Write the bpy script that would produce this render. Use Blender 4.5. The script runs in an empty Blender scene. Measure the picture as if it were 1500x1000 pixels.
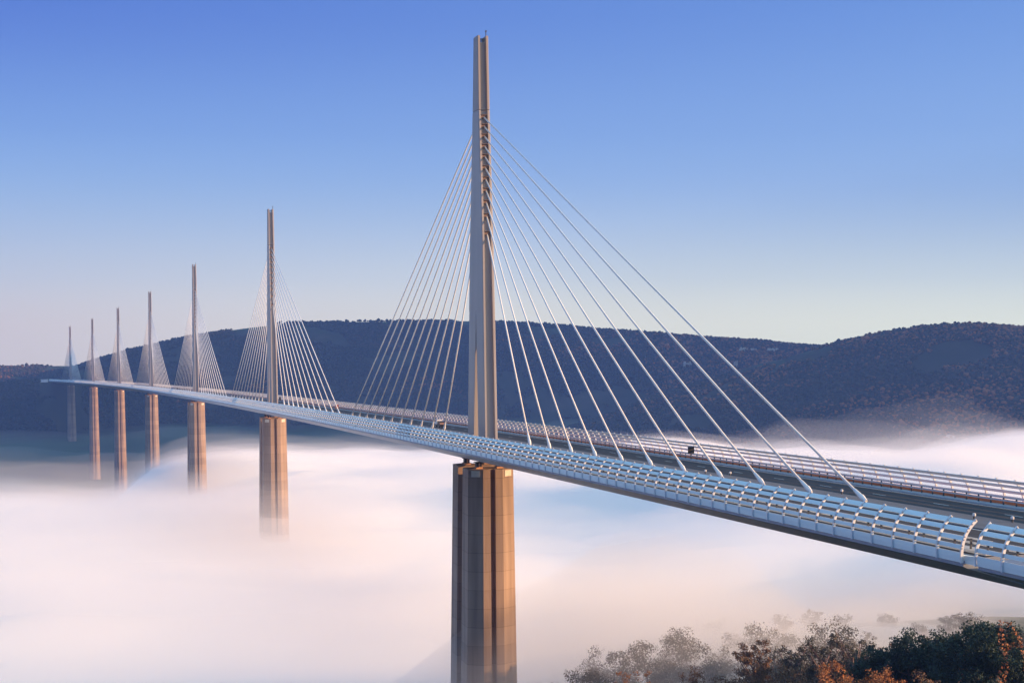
import bpy, math, random
import numpy as np
from mathutils import Vector, Matrix

R = math.radians
rng = np.random.default_rng(7)
random.seed(7)
scene = bpy.context.scene
COL = scene.collection

# ------------------------------------------------------------------ path of the bridge
K = -4.98e-5      # plan curvature (20 km radius)
G = -0.03025      # long slope
XS = -0.02        # cross fall

def P(s, L=0.0, z=0.0):
    t = K * s
    return (K*s*s/2 + L, s - t*L, G*s + z + XS*L)

def heading(s):
    return -math.atan(K*s)

# ------------------------------------------------------------------ object helpers
def tag(o, label=None, cat=None, group=None, kind=None):
    if label: o['label'] = label
    if cat: o['category'] = cat
    if group: o['group'] = group
    if kind: o['kind'] = kind
    return o

def empty(name, loc, rz=0.0):
    o = bpy.data.objects.new(name, None)
    COL.objects.link(o)
    o.location = loc
    o.rotation_euler = (0, 0, rz)
    o.empty_display_size = 1
    return o

def link_mesh(name, me, parent=None):
    o = bpy.data.objects.new(name, me)
    COL.objects.link(o)
    if parent is not None: o.parent = parent
    return o

class MB:
    def __init__(self):
        self.v = []; self.f = []; self.m = []
    def add(self, vs, fs, mi=0):
        b = len(self.v)
        self.v.extend([tuple(v) for v in vs])
        self.f.extend([tuple(b+i for i in f) for f in fs])
        self.m.extend([mi]*len(fs))
    def box(self, c, sx, sy, sz, mi=0, rz=0.0, rx=0.0):
        M = Matrix.Translation(c) @ Matrix.Rotation(rz, 4, 'Z') @ Matrix.Rotation(rx, 4, 'X')
        vs = [M @ Vector((x*sx/2, y*sy/2, z*sz/2)) for x in (-1,1) for y in (-1,1) for z in (-1,1)]
        self.add(vs, [(0,1,3,2),(4,6,7,5),(0,4,5,1),(2,3,7,6),(0,2,6,4),(1,5,7,3)], mi)
    def loft(self, rings, mi=0, caps=True):
        n = len(rings[0]); vs = [q for r in rings for q in r]; fs = []
        for i in range(len(rings)-1):
            for j in range(n):
                a = i*n+j; b = i*n+(j+1) % n
                fs.append((a, b, b+n, a+n))
        if caps:
            fs.append(tuple(range(n))[::-1]); fs.append(tuple((len(rings)-1)*n+j for j in range(n)))
        self.add(vs, fs, mi)
    def tube(self, pts, rad, n=6, mi=0, caps=True):
        pts = [Vector(q) for q in pts]
        rings = []
        for i, q in enumerate(pts):
            d = (pts[min(i+1, len(pts)-1)] - pts[max(i-1, 0)]).normalized()
            a = Vector((0,0,1)) if abs(d.z) < 0.9 else Vector((1,0,0))
            u = d.cross(a).normalized(); w = u.cross(d)
            r = rad[i] if hasattr(rad, '__len__') else rad
            rings.append([q + (u*math.cos(2*math.pi*k/n) + w*math.sin(2*math.pi*k/n))*r for k in range(n)])
        self.loft(rings, mi, caps)
    def sweep(self, prof, ss, closed=True, mi=0):
        n = len(prof); vs = []; fs = []
        for s in ss:
            for (L, z) in prof: vs.append(P(s, L, z))
        for i in range(len(ss)-1):
            for j in range(n if closed else n-1):
                a = i*n+j; b = i*n+(j+1) % n
                fs.append((a, a+n, b+n, b))
        if closed:
            fs.append(tuple(range(n))); fs.append(tuple((len(ss)-1)*n+j for j in range(n))[::-1])
        self.add(vs, fs, mi)
    def mesh(self, name, mats, smooth=False):
        me = bpy.data.meshes.new(name)
        me.from_pydata(self.v, [], self.f)
        for m in (mats if isinstance(mats, (list, tuple)) else [mats]): me.materials.append(m)
        me.polygons.foreach_set('material_index', self.m)
        if smooth: me.polygons.foreach_set('use_smooth', [True]*len(self.f))
        me.update()
        return me
    def build(self, name, mats, parent=None, smooth=False):
        return link_mesh(name, self.mesh(name, mats, smooth), parent)

def np_mesh(name, verts, faces, mats, smooth=False, mat_index=None):
    """faces: (n,k) array"""
    me = bpy.data.meshes.new(name)
    nf, k = faces.shape
    me.vertices.add(len(verts)); me.vertices.foreach_set('co', np.ascontiguousarray(verts, dtype=np.float32).ravel())
    me.loops.add(nf*k); me.loops.foreach_set('vertex_index', np.ascontiguousarray(faces, dtype=np.int32).ravel())
    me.polygons.add(nf); me.polygons.foreach_set('loop_start', np.arange(0, nf*k, k, dtype=np.int32))
    for m in (mats if isinstance(mats, (list, tuple)) else [mats]): me.materials.append(m)
    if mat_index is not None: me.polygons.foreach_set('material_index', np.ascontiguousarray(mat_index, dtype=np.int32))
    if smooth: me.polygons.foreach_set('use_smooth', np.ones(nf, dtype=bool))
    me.update(calc_edges=True)
    return me

# ------------------------------------------------------------------ noise (numpy)
def _hash(ix, iy, seed):
    h = (ix.astype(np.int64)*374761393 + iy.astype(np.int64)*668265263 + seed*974634749) & 0xffffffff
    h = ((h ^ (h >> 13))*1274126177) & 0xffffffff
    return ((h ^ (h >> 16)) & 0xffff) / 65535.0

def vnoise(x, y, seed=0):
    ix = np.floor(x); iy = np.floor(y); fx = x-ix; fy = y-iy
    fx = fx*fx*fx*(fx*(fx*6-15)+10); fy = fy*fy*fy*(fy*(fy*6-15)+10)
    a = _hash(ix, iy, seed); b = _hash(ix+1, iy, seed); c = _hash(ix, iy+1, seed); d = _hash(ix+1, iy+1, seed)
    return (a*(1-fx)+b*fx)*(1-fy) + (c*(1-fx)+d*fx)*fy

def fbm(x, y, scale, octv=4, seed=0):
    t = 0; amp = 1.0; tot = 0; f = 1.0/scale
    for o in range(octv):
        t = t + amp*(vnoise(x*f+o*17.3, y*f-o*9.1, seed+o)*2-1); tot += amp
        amp *= 0.5; f *= 2.03
    return t/tot

# ------------------------------------------------------------------ materials
def new_mat(name):
    m = bpy.data.materials.new(name); m.use_nodes = True
    nt = m.node_tree; b = nt.nodes['Principled BSDF']
    return m, nt, b

def N(nt, t, **kw):
    n = nt.nodes.new(t)
    for k, v in kw.items():
        if k in n.inputs.keys(): n.inputs[k].default_value = v
        else: setattr(n, k, v)
    return n

def ramp(nt, fac, stops, interp='LINEAR'):
    r = nt.nodes.new('ShaderNodeValToRGB'); r.color_ramp.interpolation = interp
    el = r.color_ramp.elements
    while len(el) < len(stops): el.new(0.5)
    for e, (p, c) in zip(el, stops):
        e.position = p; e.color = (c[0], c[1], c[2], 1) if len(c) == 3 else c
    nt.links.new(fac, r.inputs['Fac'])
    return r

def mat_simple(name, col, rough=0.6, noise=0.12, scale=0.6, metal=0.0, stretch=(1,1,1), bump=0.0, spec=0.5):
    m, nt, b = new_mat(name)
    tc = N(nt, 'ShaderNodeTexCoord'); mp = N(nt, 'ShaderNodeMapping'); mp.inputs['Scale'].default_value = stretch
    nt.links.new(tc.outputs['Object'], mp.inputs['Vector'])
    no = N(nt, 'ShaderNodeTexNoise'); no.inputs['Scale'].default_value = scale; no.inputs['Detail'].default_value = 6
    nt.links.new(mp.outputs['Vector'], no.inputs['Vector'])
    lo = [c*(1-noise) for c in col]; hi = [min(1, c*(1+noise)) for c in col]
    r = ramp(nt, no.outputs['Fac'], [(0.3, lo), (0.7, hi)])
    nt.links.new(r.outputs['Color'], b.inputs['Base Color'])
    b.inputs['Roughness'].default_value = rough; b.inputs['Metallic'].default_value = metal
    b.inputs['Specular IOR Level'].default_value = spec
    if bump:
        bp = N(nt, 'ShaderNodeBump'); bp.inputs['Strength'].default_value = bump
        nt.links.new(no.outputs['Fac'], bp.inputs['Height']); nt.links.new(bp.outputs['Normal'], b.inputs['Normal'])
    return m

def mat_concrete():
    # board-marked concrete cast in four metre lifts
    m, nt, b = new_mat('cast_concrete')
    geo = N(nt, 'ShaderNodeNewGeometry'); sep = N(nt, 'ShaderNodeSeparateXYZ')
    nt.links.new(geo.outputs['Position'], sep.inputs[0])
    dv = N(nt, 'ShaderNodeMath', operation='DIVIDE'); dv.inputs[1].default_value = 4.0
    nt.links.new(sep.outputs['Z'], dv.inputs[0])
    fl = N(nt, 'ShaderNodeMath', operation='FLOOR'); nt.links.new(dv.outputs[0], fl.inputs[0])
    wn = N(nt, 'ShaderNodeTexWhiteNoise', noise_dimensions='1D'); nt.links.new(fl.outputs[0], wn.inputs['W'])
    fr = N(nt, 'ShaderNodeMath', operation='FRACT'); nt.links.new(dv.outputs[0], fr.inputs[0])
    lt = N(nt, 'ShaderNodeMath', operation='LESS_THAN'); lt.inputs[1].default_value = 0.03
    nt.links.new(fr.outputs[0], lt.inputs[0])
    no = N(nt, 'ShaderNodeTexNoise'); no.inputs['Scale'].default_value = 0.35; no.inputs['Detail'].default_value = 8
    mp = N(nt, 'ShaderNodeMapping'); mp.inputs['Scale'].default_value = (2.0, 2.0, 0.12)
    nt.links.new(geo.outputs['Position'], mp.inputs['Vector']); nt.links.new(mp.outputs['Vector'], no.inputs['Vector'])
    mx = N(nt, 'ShaderNodeMath', operation='MULTIPLY_ADD'); mx.inputs[1].default_value = 0.20
    nt.links.new(wn.outputs['Value'], mx.inputs[0])
    sc = N(nt, 'ShaderNodeMath', operation='MULTIPLY'); sc.inputs[1].default_value = 0.90
    nt.links.new(no.outputs['Fac'], sc.inputs[0]); nt.links.new(sc.outputs[0], mx.inputs[2])
    r = ramp(nt, mx.outputs[0], [(0.2, (0.17, 0.12, 0.092)), (0.8, (0.40, 0.285, 0.21))])
    mixn = N(nt, 'ShaderNodeMixRGB', blend_type='MULTIPLY')
    nt.links.new(r.outputs['Color'], mixn.inputs['Color1']); mixn.inputs['Color2'].default_value = (0.72, 0.7, 0.68, 1)
    nt.links.new(lt.outputs[0], mixn.inputs['Fac'])
    nt.links.new(mixn.outputs['Color'], b.inputs['Base Color'])
    b.inputs['Roughness'].default_value = 0.85
    return m

M = {}
M['concrete'] = mat_concrete()
M['concrete_pale'] = mat_simple('pale_concrete', (0.62, 0.57, 0.48), 0.8)
M['deck_steel'] = mat_simple('deck_paint', (0.22, 0.27, 0.36), 0.5, 0.08, 0.15)
M['mast_steel'] = mat_simple('mast_paint', (0.36, 0.34, 0.335), 0.5, 0.10, 0.3, stretch=(1, 1, 0.12))
M['head_steel'] = mat_simple('mast_head_paint', (0.32, 0.285, 0.265), 0.5, 0.08, 0.25, stretch=(1, 1, 0.2))
M['cable'] = mat_simple('cable_sheath', (0.82, 0.84, 0.85), 0.4, 0.04, 0.3)
M['bracket'] = mat_simple('anchor_bracket', (0.20, 0.14, 0.12), 0.6)
M['screen'] = mat_simple('screen_acrylic', (0.82, 0.94, 0.96), 0.75, 0.08, 0.5, stretch=(1, 0.12, 4))
M['rib'] = mat_simple('rib_paint', (0.70, 0.74, 0.78), 0.45, 0.06, 1.0)
M['lug'] = mat_simple('rib_lug_paint', (0.50, 0.45, 0.45), 0.45, 0.06, 1.0)
M['asphalt'] = mat_simple('asphalt', (0.05, 0.052, 0.056), 0.85, 0.25, 1.2, spec=0.3)
M['median'] = mat_simple('median_surface', (0.11, 0.13, 0.155), 0.8, 0.15, 0.4, stretch=(1, 0.05, 1))
M['kerb'] = mat_simple('kerb_concrete', (0.40, 0.44, 0.48), 0.8, 0.1, 0.6)
M['paint'] = mat_simple('road_marking', (0.78, 0.78, 0.76), 0.6, 0.1, 0.8)
M['rail'] = mat_simple('rail_steel', (0.52, 0.55, 0.58), 0.4, 0.08, 1.0)
M['dark_post'] = mat_simple('dark_post', (0.05, 0.055, 0.07), 0.5)
M['parapet'] = mat_simple('sunglow_parapet', (0.58, 0.20, 0.09), 0.7, 0.2, 0.35, stretch=(1, 0.3, 1))  # orange sunlight along the far strip, painted into its base colour
M['bearing'] = mat_simple('bearing_steel', (0.06, 0.055, 0.05), 0.6)
M['bearing_orange'] = mat_simple('bearing_plinth', (0.55, 0.30, 0.17), 0.7)
M['black'] = mat_simple('black_panel', (0.008, 0.008, 0.008), 0.6)
M['orange'] = mat_simple('orange_paint', (0.72, 0.22, 0.10), 0.5)
M['white_paint'] = mat_simple('white_paint', (0.8, 0.8, 0.8), 0.4)
M['dark_paint'] = mat_simple('dark_car_paint', (0.02, 0.022, 0.03), 0.3)
M['glass'] = mat_simple('dark_glass', (0.02, 0.025, 0.03), 0.08)
M['tyre'] = mat_simple('tyre_rubber', (0.015, 0.015, 0.015), 0.8)
M['load'] = mat_simple('brown_load', (0.30, 0.20, 0.17), 0.8)
M['trunk'] = mat_simple('bark', (0.16, 0.12, 0.10), 0.9, 0.3, 1.5, bump=0.4)
M['bare_twig'] = mat_simple('bare_twig', (0.22, 0.15, 0.14), 0.9, 0.3, 1.0)

def mat_leaf(name, cols, patch=0.25, fine=3.0):
    m, nt, b = new_mat(name)
    geo = N(nt, 'ShaderNodeNewGeometry')
    n1 = N(nt, 'ShaderNodeTexNoise'); n1.inputs['Scale'].default_value = patch; n1.inputs['Detail'].default_value = 3
    n2 = N(nt, 'ShaderNodeTexWhiteNoise', noise_dimensions='1D')
    nt.links.new(geo.outputs['Random Per Island'], n2.inputs['W'])
    nt.links.new(geo.outputs['Position'], n1.inputs['Vector'])
    mx = N(nt, 'ShaderNodeMath', operation='MULTIPLY_ADD'); mx.inputs[1].default_value = 0.5
    nt.links.new(n2.outputs['Value'], mx.inputs[0])
    ms = N(nt, 'ShaderNodeMath', operation='MULTIPLY'); ms.inputs[1].default_value = 0.7
    nt.links.new(n1.outputs['Fac'], ms.inputs[0]); nt.links.new(ms.outputs[0], mx.inputs[2])
    k = len(cols)
    r = ramp(nt, mx.outputs[0], [(0.2+0.65*i/(k-1), c) for i, c in enumerate(cols)])
    nt.links.new(r.outputs['Color'], b.inputs['Base Color'])
    b.inputs['Roughness'].default_value = 0.75; b.inputs['Specular IOR Level'].default_value = 0.25
    return m

M['leaf_dark'] = mat_leaf('dark_evergreen_leaves', [(0.018, 0.04, 0.035), (0.03, 0.06, 0.05), (0.05, 0.085, 0.06)])
M['leaf_orange'] = mat_leaf('autumn_orange_leaves', [(0.16, 0.07, 0.03), (0.40, 0.16, 0.06), (0.55, 0.27, 0.12)])
M['leaf_russet'] = mat_leaf('russet_leaves', [(0.09, 0.07, 0.05), (0.17, 0.11, 0.07), (0.30, 0.16, 0.09)])
M['leaf_ivy'] = mat_leaf('climber_leaves', [(0.30, 0.11, 0.06), (0.50, 0.20, 0.09), (0.62, 0.30, 0.16)])
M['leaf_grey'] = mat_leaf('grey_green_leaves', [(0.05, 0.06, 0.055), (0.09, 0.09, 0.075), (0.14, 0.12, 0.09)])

# ------------------------------------------------------------------ camera
cam = bpy.data.cameras.new('camera'); camo = bpy.data.objects.new('camera', cam); COL.objects.link(camo)
yaw, pitch, roll = 0.28995624, -0.05338681, -0.00266766
cy, sy, cp, sp = math.cos(yaw), math.sin(yaw), math.cos(pitch), math.sin(pitch)
fwd = Vector((sy*cp, cy*cp, sp)); rt = Vector((cy, -sy, 0)); up = rt.cross(fwd)
r2 = rt*math.cos(roll) + up*math.sin(roll); u2 = up*math.cos(roll) - rt*math.sin(roll)
mw = Matrix((r2, u2, -fwd)).transposed().to_4x4(); mw.translation = (-82.8736, -300.437, 24.6525)
camo.matrix_world = mw
cam.sensor_width = 36; cam.lens = 2095.03/1500*36; cam.shift_y = 87.78/1500
cam.clip_start = 1; cam.clip_end = 30000
scene.camera = camo

# ------------------------------------------------------------------ light
SUN_AZ = (0.90, -0.436); SUN_EL = R(12)
EXPO = 1.0
world = bpy.data.worlds.new('World'); scene.world = world; world.use_nodes = True
nt = world.node_tree; bg = nt.nodes['Background']
sd = Vector((SUN_AZ[0]*math.cos(SUN_EL), SUN_AZ[1]*math.cos(SUN_EL), math.sin(SUN_EL)))
sky = nt.nodes.new('ShaderNodeTexSky'); sky.sky_type = 'NISHITA'; sky.sun_disc = False
sky.sun_elevation = SUN_EL; sky.sun_rotation = math.atan2(SUN_AZ[0], SUN_AZ[1])
sky.altitude = 300; sky.air_density = 1.0; sky.dust_density = 0.6; sky.ozone_density = 2.0
tc = N(nt, 'ShaderNodeTexCoord'); sep = N(nt, 'ShaderNodeSeparateXYZ')
nrm = N(nt, 'ShaderNodeVectorMath', operation='NORMALIZE'); nt.links.new(tc.outputs['Generated'], nrm.inputs[0])
nt.links.new(nrm.outputs[0], sep.inputs[0])
# clear morning sky, zenith brightened out of view to light the fog: colour against height above the horizon, one scale for the east and one for the west
k = 1.0/2**EXPO
def sc(c): return tuple(0.5*q for q in c)
east = ramp(nt, sep.outputs['Z'], [(0.0, sc((1.34, 1.34, .96))), (0.03, sc((1.02, 1.10, .94))), (0.083, sc((.38, .58, .87))), (0.13, sc((.26, .46, .84))), (0.21, sc((.12, .28, .73))), (0.5, sc((.08, .22, .66))), (0.72, sc((.36, .47, .62))), (1.0, sc((.32, .82, 1.05)))], 'B_SPLINE')
west = ramp(nt, sep.outputs['Z'], [(0.0, sc((.86, .72, .66))), (0.03, sc((.76, .75, .74))), (0.083, sc((.36, .55, .82))), (0.13, sc((.18, .38, .82))), (0.21, sc((.015, .075, .58))), (0.5, sc((.07, .22, .68))), (0.72, sc((.34, .46, .62))), (1.0, sc((.32, .82, 1.05)))], 'B_SPLINE')
dE = N(nt, 'ShaderNodeVectorMath', operation='DOT_PRODUCT'); dE.inputs[1].default_value = (0.93, 0.0, 0.0); nt.links.new(nrm.outputs[0], dE.inputs[0])
mr = N(nt, 'ShaderNodeMapRange'); mr.inputs['From Min'].default_value = -0.08; mr.inputs['From Max'].default_value = 0.55; nt.links.new(dE.outputs['Value'], mr.inputs['Value'])
mixa = N(nt, 'ShaderNodeMixRGB'); nt.links.new(mr.outputs[0], mixa.inputs['Fac']); nt.links.new(west.outputs['Color'], mixa.inputs['Color1']); nt.links.new(east.outputs['Color'], mixa.inputs['Color2'])
scl = N(nt, 'ShaderNodeVectorMath', operation='SCALE'); scl.inputs['Scale'].default_value = 2*k/0.1; nt.links.new(mixa.outputs['Color'], scl.inputs[0])
mixs = N(nt, 'ShaderNodeMixRGB'); mixs.inputs['Fac'].default_value = 0.92; nt.links.new(sky.outputs[0], mixs.inputs['Color1']); nt.links.new(scl.outputs[0], mixs.inputs['Color2'])
# pale glow round the low sun, behind the camera
dS = N(nt, 'ShaderNodeVectorMath', operation='DOT_PRODUCT'); dS.inputs[1].default_value = sd; nt.links.new(nrm.outputs[0], dS.inputs[0])
mx0 = N(nt, 'ShaderNodeMath', operation='MAXIMUM'); mx0.inputs[1].default_value = 0.0; nt.links.new(dS.outputs['Value'], mx0.inputs[0])
pw = N(nt, 'ShaderNodeMath', operation='POWER'); pw.inputs[1].default_value = 5.0; nt.links.new(mx0.outputs[0], pw.inputs[0])
gl = N(nt, 'ShaderNodeMixRGB', blend_type='ADD'); nt.links.new(pw.outputs[0], gl.inputs['Fac']); nt.links.new(mixs.outputs['Color'], gl.inputs['Color1']); gl.inputs['Color2'].default_value = (1.3*k/0.1, 1.35*k/0.1, 0.65*k/0.1, 1)
nt.links.new(gl.outputs['Color'], bg.inputs['Color'])
bg.inputs['Strength'].default_value = 0.1
sun = bpy.data.lights.new('sun', 'SUN'); sun.energy = 5.0; sun.angle = R(0.5); sun.color = (1.0, 0.56, 0.27)
suno = bpy.data.objects.new('sun', sun); COL.objects.link(suno)
suno.rotation_euler = sd.to_track_quat('Z', 'Y').to_euler(); suno.location = sd*500
scene.view_settings.view_transform = 'Standard'; scene.view_settings.look = 'None'
scene.view_settings.exposure = EXPO; scene.view_settings.gamma = 1.0

# ------------------------------------------------------------------ terrain
ridgeC = np.array([[-900,2950,-84],[-464,2977,-72],[-260,2995,-63],[-162,2999,-61],[-90,2950,-61],[-34,2849,-46],[58,2696,-14],[149,2640,7],[230,2633,19],[325,2621,30],[457,2651,32],[706,2646,33],[859,2601,24],[978,2506,12],[1090,2407,0],[1193,2304,-11],[1311,2242,-20],[1425,2177,-26],[1634,2036,-35],[2000,1900,-20]], float)
ridgeR = np.array([[1042,1800,-30],[1046,1726,-11],[1056,1701,-2],[1095,1675,7],[1145,1621,19],[1170,1568,24],[1176,1505,17],[1195,1432,-3],[1235,1339,-26],[1290,1250,-45]], float)
ridgeB = np.array([[-800,2360,-110],[-500,2310,-95],[-300,2300,-80],[-135,2266,-68],[-60,2290,-80],[40,2400,-112]], float)
ridgeShade = np.array([[1646,851,60],[1706,955,425],[1866,1232,440],[2300,1750,500],[2800,2300,540],[3400,3000,540],[3900,3600,340]], float)  # unseen eastern ridge, added to shade the far hills and last pylon
vs_s = np.array([-3000,-900,-600,-420,-330,-280,-230,-100,-70,-30,0,342,684,1026,1368,1710,2052,2400,4000,9000], float)
vs_z = np.array([40,36,26,12,3,-12,-26,-43,-49,-62,-84,-128,-163,-178,-182,-180,-158,-150,-140,-140], float)

def poly_h(x, y, poly, slope, a=45.0, back=0.06):
    bd = np.full(x.shape, 1e9); best = np.full(x.shape, -1e9)
    for i in range(len(poly)-1):
        A, B = poly[i], poly[i+1]
        ex, ey = B[0]-A[0], B[1]-A[1]; l2 = ex*ex+ey*ey
        tr = ((x-A[0])*ex+(y-A[1])*ey)/l2
        t = np.clip(tr, 0, 1)
        dx = x-(A[0]+t*ex); dy = y-(A[1]+t*ey); d = np.hypot(dx, dy)
        zr = A[2]+(B[2]-A[2])*t
        out = dx*(-ey)+dy*ex
        if i == 0: d = d + np.where(tr < 0, 1e-3, 0)
        past = ((i == 0) & (tr < 0)) | ((i == len(poly)-2) & (tr > 1))
        s = np.where((out > 0) & ~past, back, slope)
        h = zr - s*(np.sqrt(d*d+a*a)-a)
        m = d < bd
        best = np.where(m, h, best); bd = np.minimum(bd, d)
    return best

def smax(a, b, k):
    h = np.clip(0.5+0.5*(a-b)/k, 0, 1)
    return b*(1-h)+a*h+k*h*(1-h)

def terrain(x, y):
    x = np.asarray(x, float); y = np.asarray(y, float)
    v = np.interp(y, vs_s, vs_z)
    lat = np.interp(x, [-400, -60, 0, 60, 130, 210, 300, 430, 700, 1200], [-40, -26, 0, 3, 9, 12, 0, -30, -80, -100])
    near = np.clip(1-(y-90)/260, 0, 1)*np.where(x > 0, np.maximum(np.clip((y+260)/160, 0, 1), np.clip((x-150)/200, 0, 1)), np.clip((y+260)/160, 0, 1))
    v = v + near*lat
    pm = np.exp(-(((x-155)/112)**4+((y-82)/98)**4))
    v = v + ((-74+0.05*(x-120)-0.10*(y-50)+4.5*fbm(x, y, 70, 3, 5)) - v)*pm
    dk = -0.03025*y - 2.2
    v = np.where(y < -290, np.maximum(v, dk - np.clip(np.abs(x)-18, 0, 99)*0.6), v)
    v = v + 5*fbm(x, y, 240, 3, 3)*np.clip((y+120)/200, 0.1, 1)
    gull = 1+0.22*fbm(x, y, 330, 4, 11)
    c = poly_h(x, y, ridgeC, 0.36, 50)
    r = poly_h(x, y, ridgeR, 0.34, 40)
    b = poly_h(x, y, ridgeB, 0.5, 20, 0.04)
    e = poly_h(x, y, ridgeShade, 1.0, 40, 1.0)
    h = smax(smax(c, r, 10), b, 8)
    h = smax(h, e, 15)
    h = smax(v, h, 22)
    am = np.clip((h-v)/60, 0, 1)
    cr = np.maximum(poly_h(x, y, ridgeC, 0.36, 50)-0, -1e8)
    dd = 9*fbm(x, y, 170, 4, 21)
    side = np.clip((np.maximum(np.maximum(c, r), b)-h+12)/12, 0, 1)
    return h + am*dd*np.clip(1-(h+60)/90, 0.12, 1)

def build_terrain():
    xs = np.concatenate([np.arange(-3200, -1200, 80), np.arange(-1200, 2400, 16), np.arange(2400, 4600, 80)])
    ys = np.concatenate([np.arange(-1400, -400, 50), np.arange(-400, 3100, 16), np.arange(3100, 5000, 100)])
    X, Y = np.meshgrid(xs, ys)
    Z = terrain(X, Y)
    nx, ny = len(xs), len(ys)
    V = np.stack([X.ravel(), Y.ravel(), Z.ravel()], 1)
    i = np.arange(nx-1)[None, :]; j = np.arange(ny-1)[:, None]
    a = (j*nx+i).ravel()
    F = np.stack([a, a+1, a+nx+1, a+nx], 1)
    m, nt, b = new_mat('terrain_ground')
    geo = N(nt, 'ShaderNodeNewGeometry')
    n1 = N(nt, 'ShaderNodeTexNoise'); n1.inputs['Scale'].default_value = 0.012; n1.inputs['Detail'].default_value = 7
    nt.links.new(geo.outputs['Position'], n1.inputs['Vector'])
    vo = N(nt, 'ShaderNodeTexVoronoi'); vo.inputs['Scale'].default_value = 0.009
    mp = N(nt, 'ShaderNodeMapping'); mp.inputs['Scale'].default_value = (1, 1, 0); mp.inputs['Rotation'].default_value = (0, 0, 0.6)
    nt.links.new(geo.outputs['Position'], mp.inputs['Vector']); nt.links.new(mp.outputs['Vector'], vo.inputs['Vector'])
    fields = ramp(nt, vo.outputs['Color'], [(0.2, (0.05, 0.075, 0.04)), (0.4, (0.035, 0.085, 0.04)), (0.6, (0.06, 0.07, 0.045)), (0.8, (0.04, 0.07, 0.04))])
    scrub = ramp(nt, n1.outputs['Fac'], [(0.3, (0.022, 0.028, 0.022)), (0.55, (0.035, 0.036, 0.028)), (0.75, (0.07, 0.06, 0.05))])
    sep = N(nt, 'ShaderNodeSeparateXYZ'); nt.links.new(geo.outputs['True Normal'], sep.inputs[0])
    st = ramp(nt, sep.outputs['Z'], [(0.955, (0, 0, 0)), (0.985, (1, 1, 1))])
    mix = N(nt, 'ShaderNodeMixRGB'); nt.links.new(st.outputs['Color'], mix.inputs['Fac'])
    nt.links.new(scrub.outputs['Color'], mix.inputs['Color1']); nt.links.new(fields.outputs['Color'], mix.inputs['Color2'])
    nt.links.new(mix.outputs['Color'], b.inputs['Base Color']); b.inputs['Roughness'].default_value = 0.95
    b.inputs['Specular IOR Level'].default_value = 0.1
    o = link_mesh('terrain', np_mesh('terrain', V, F, m, True))
    tag(o, kind='structure')
build_terrain()

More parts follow.
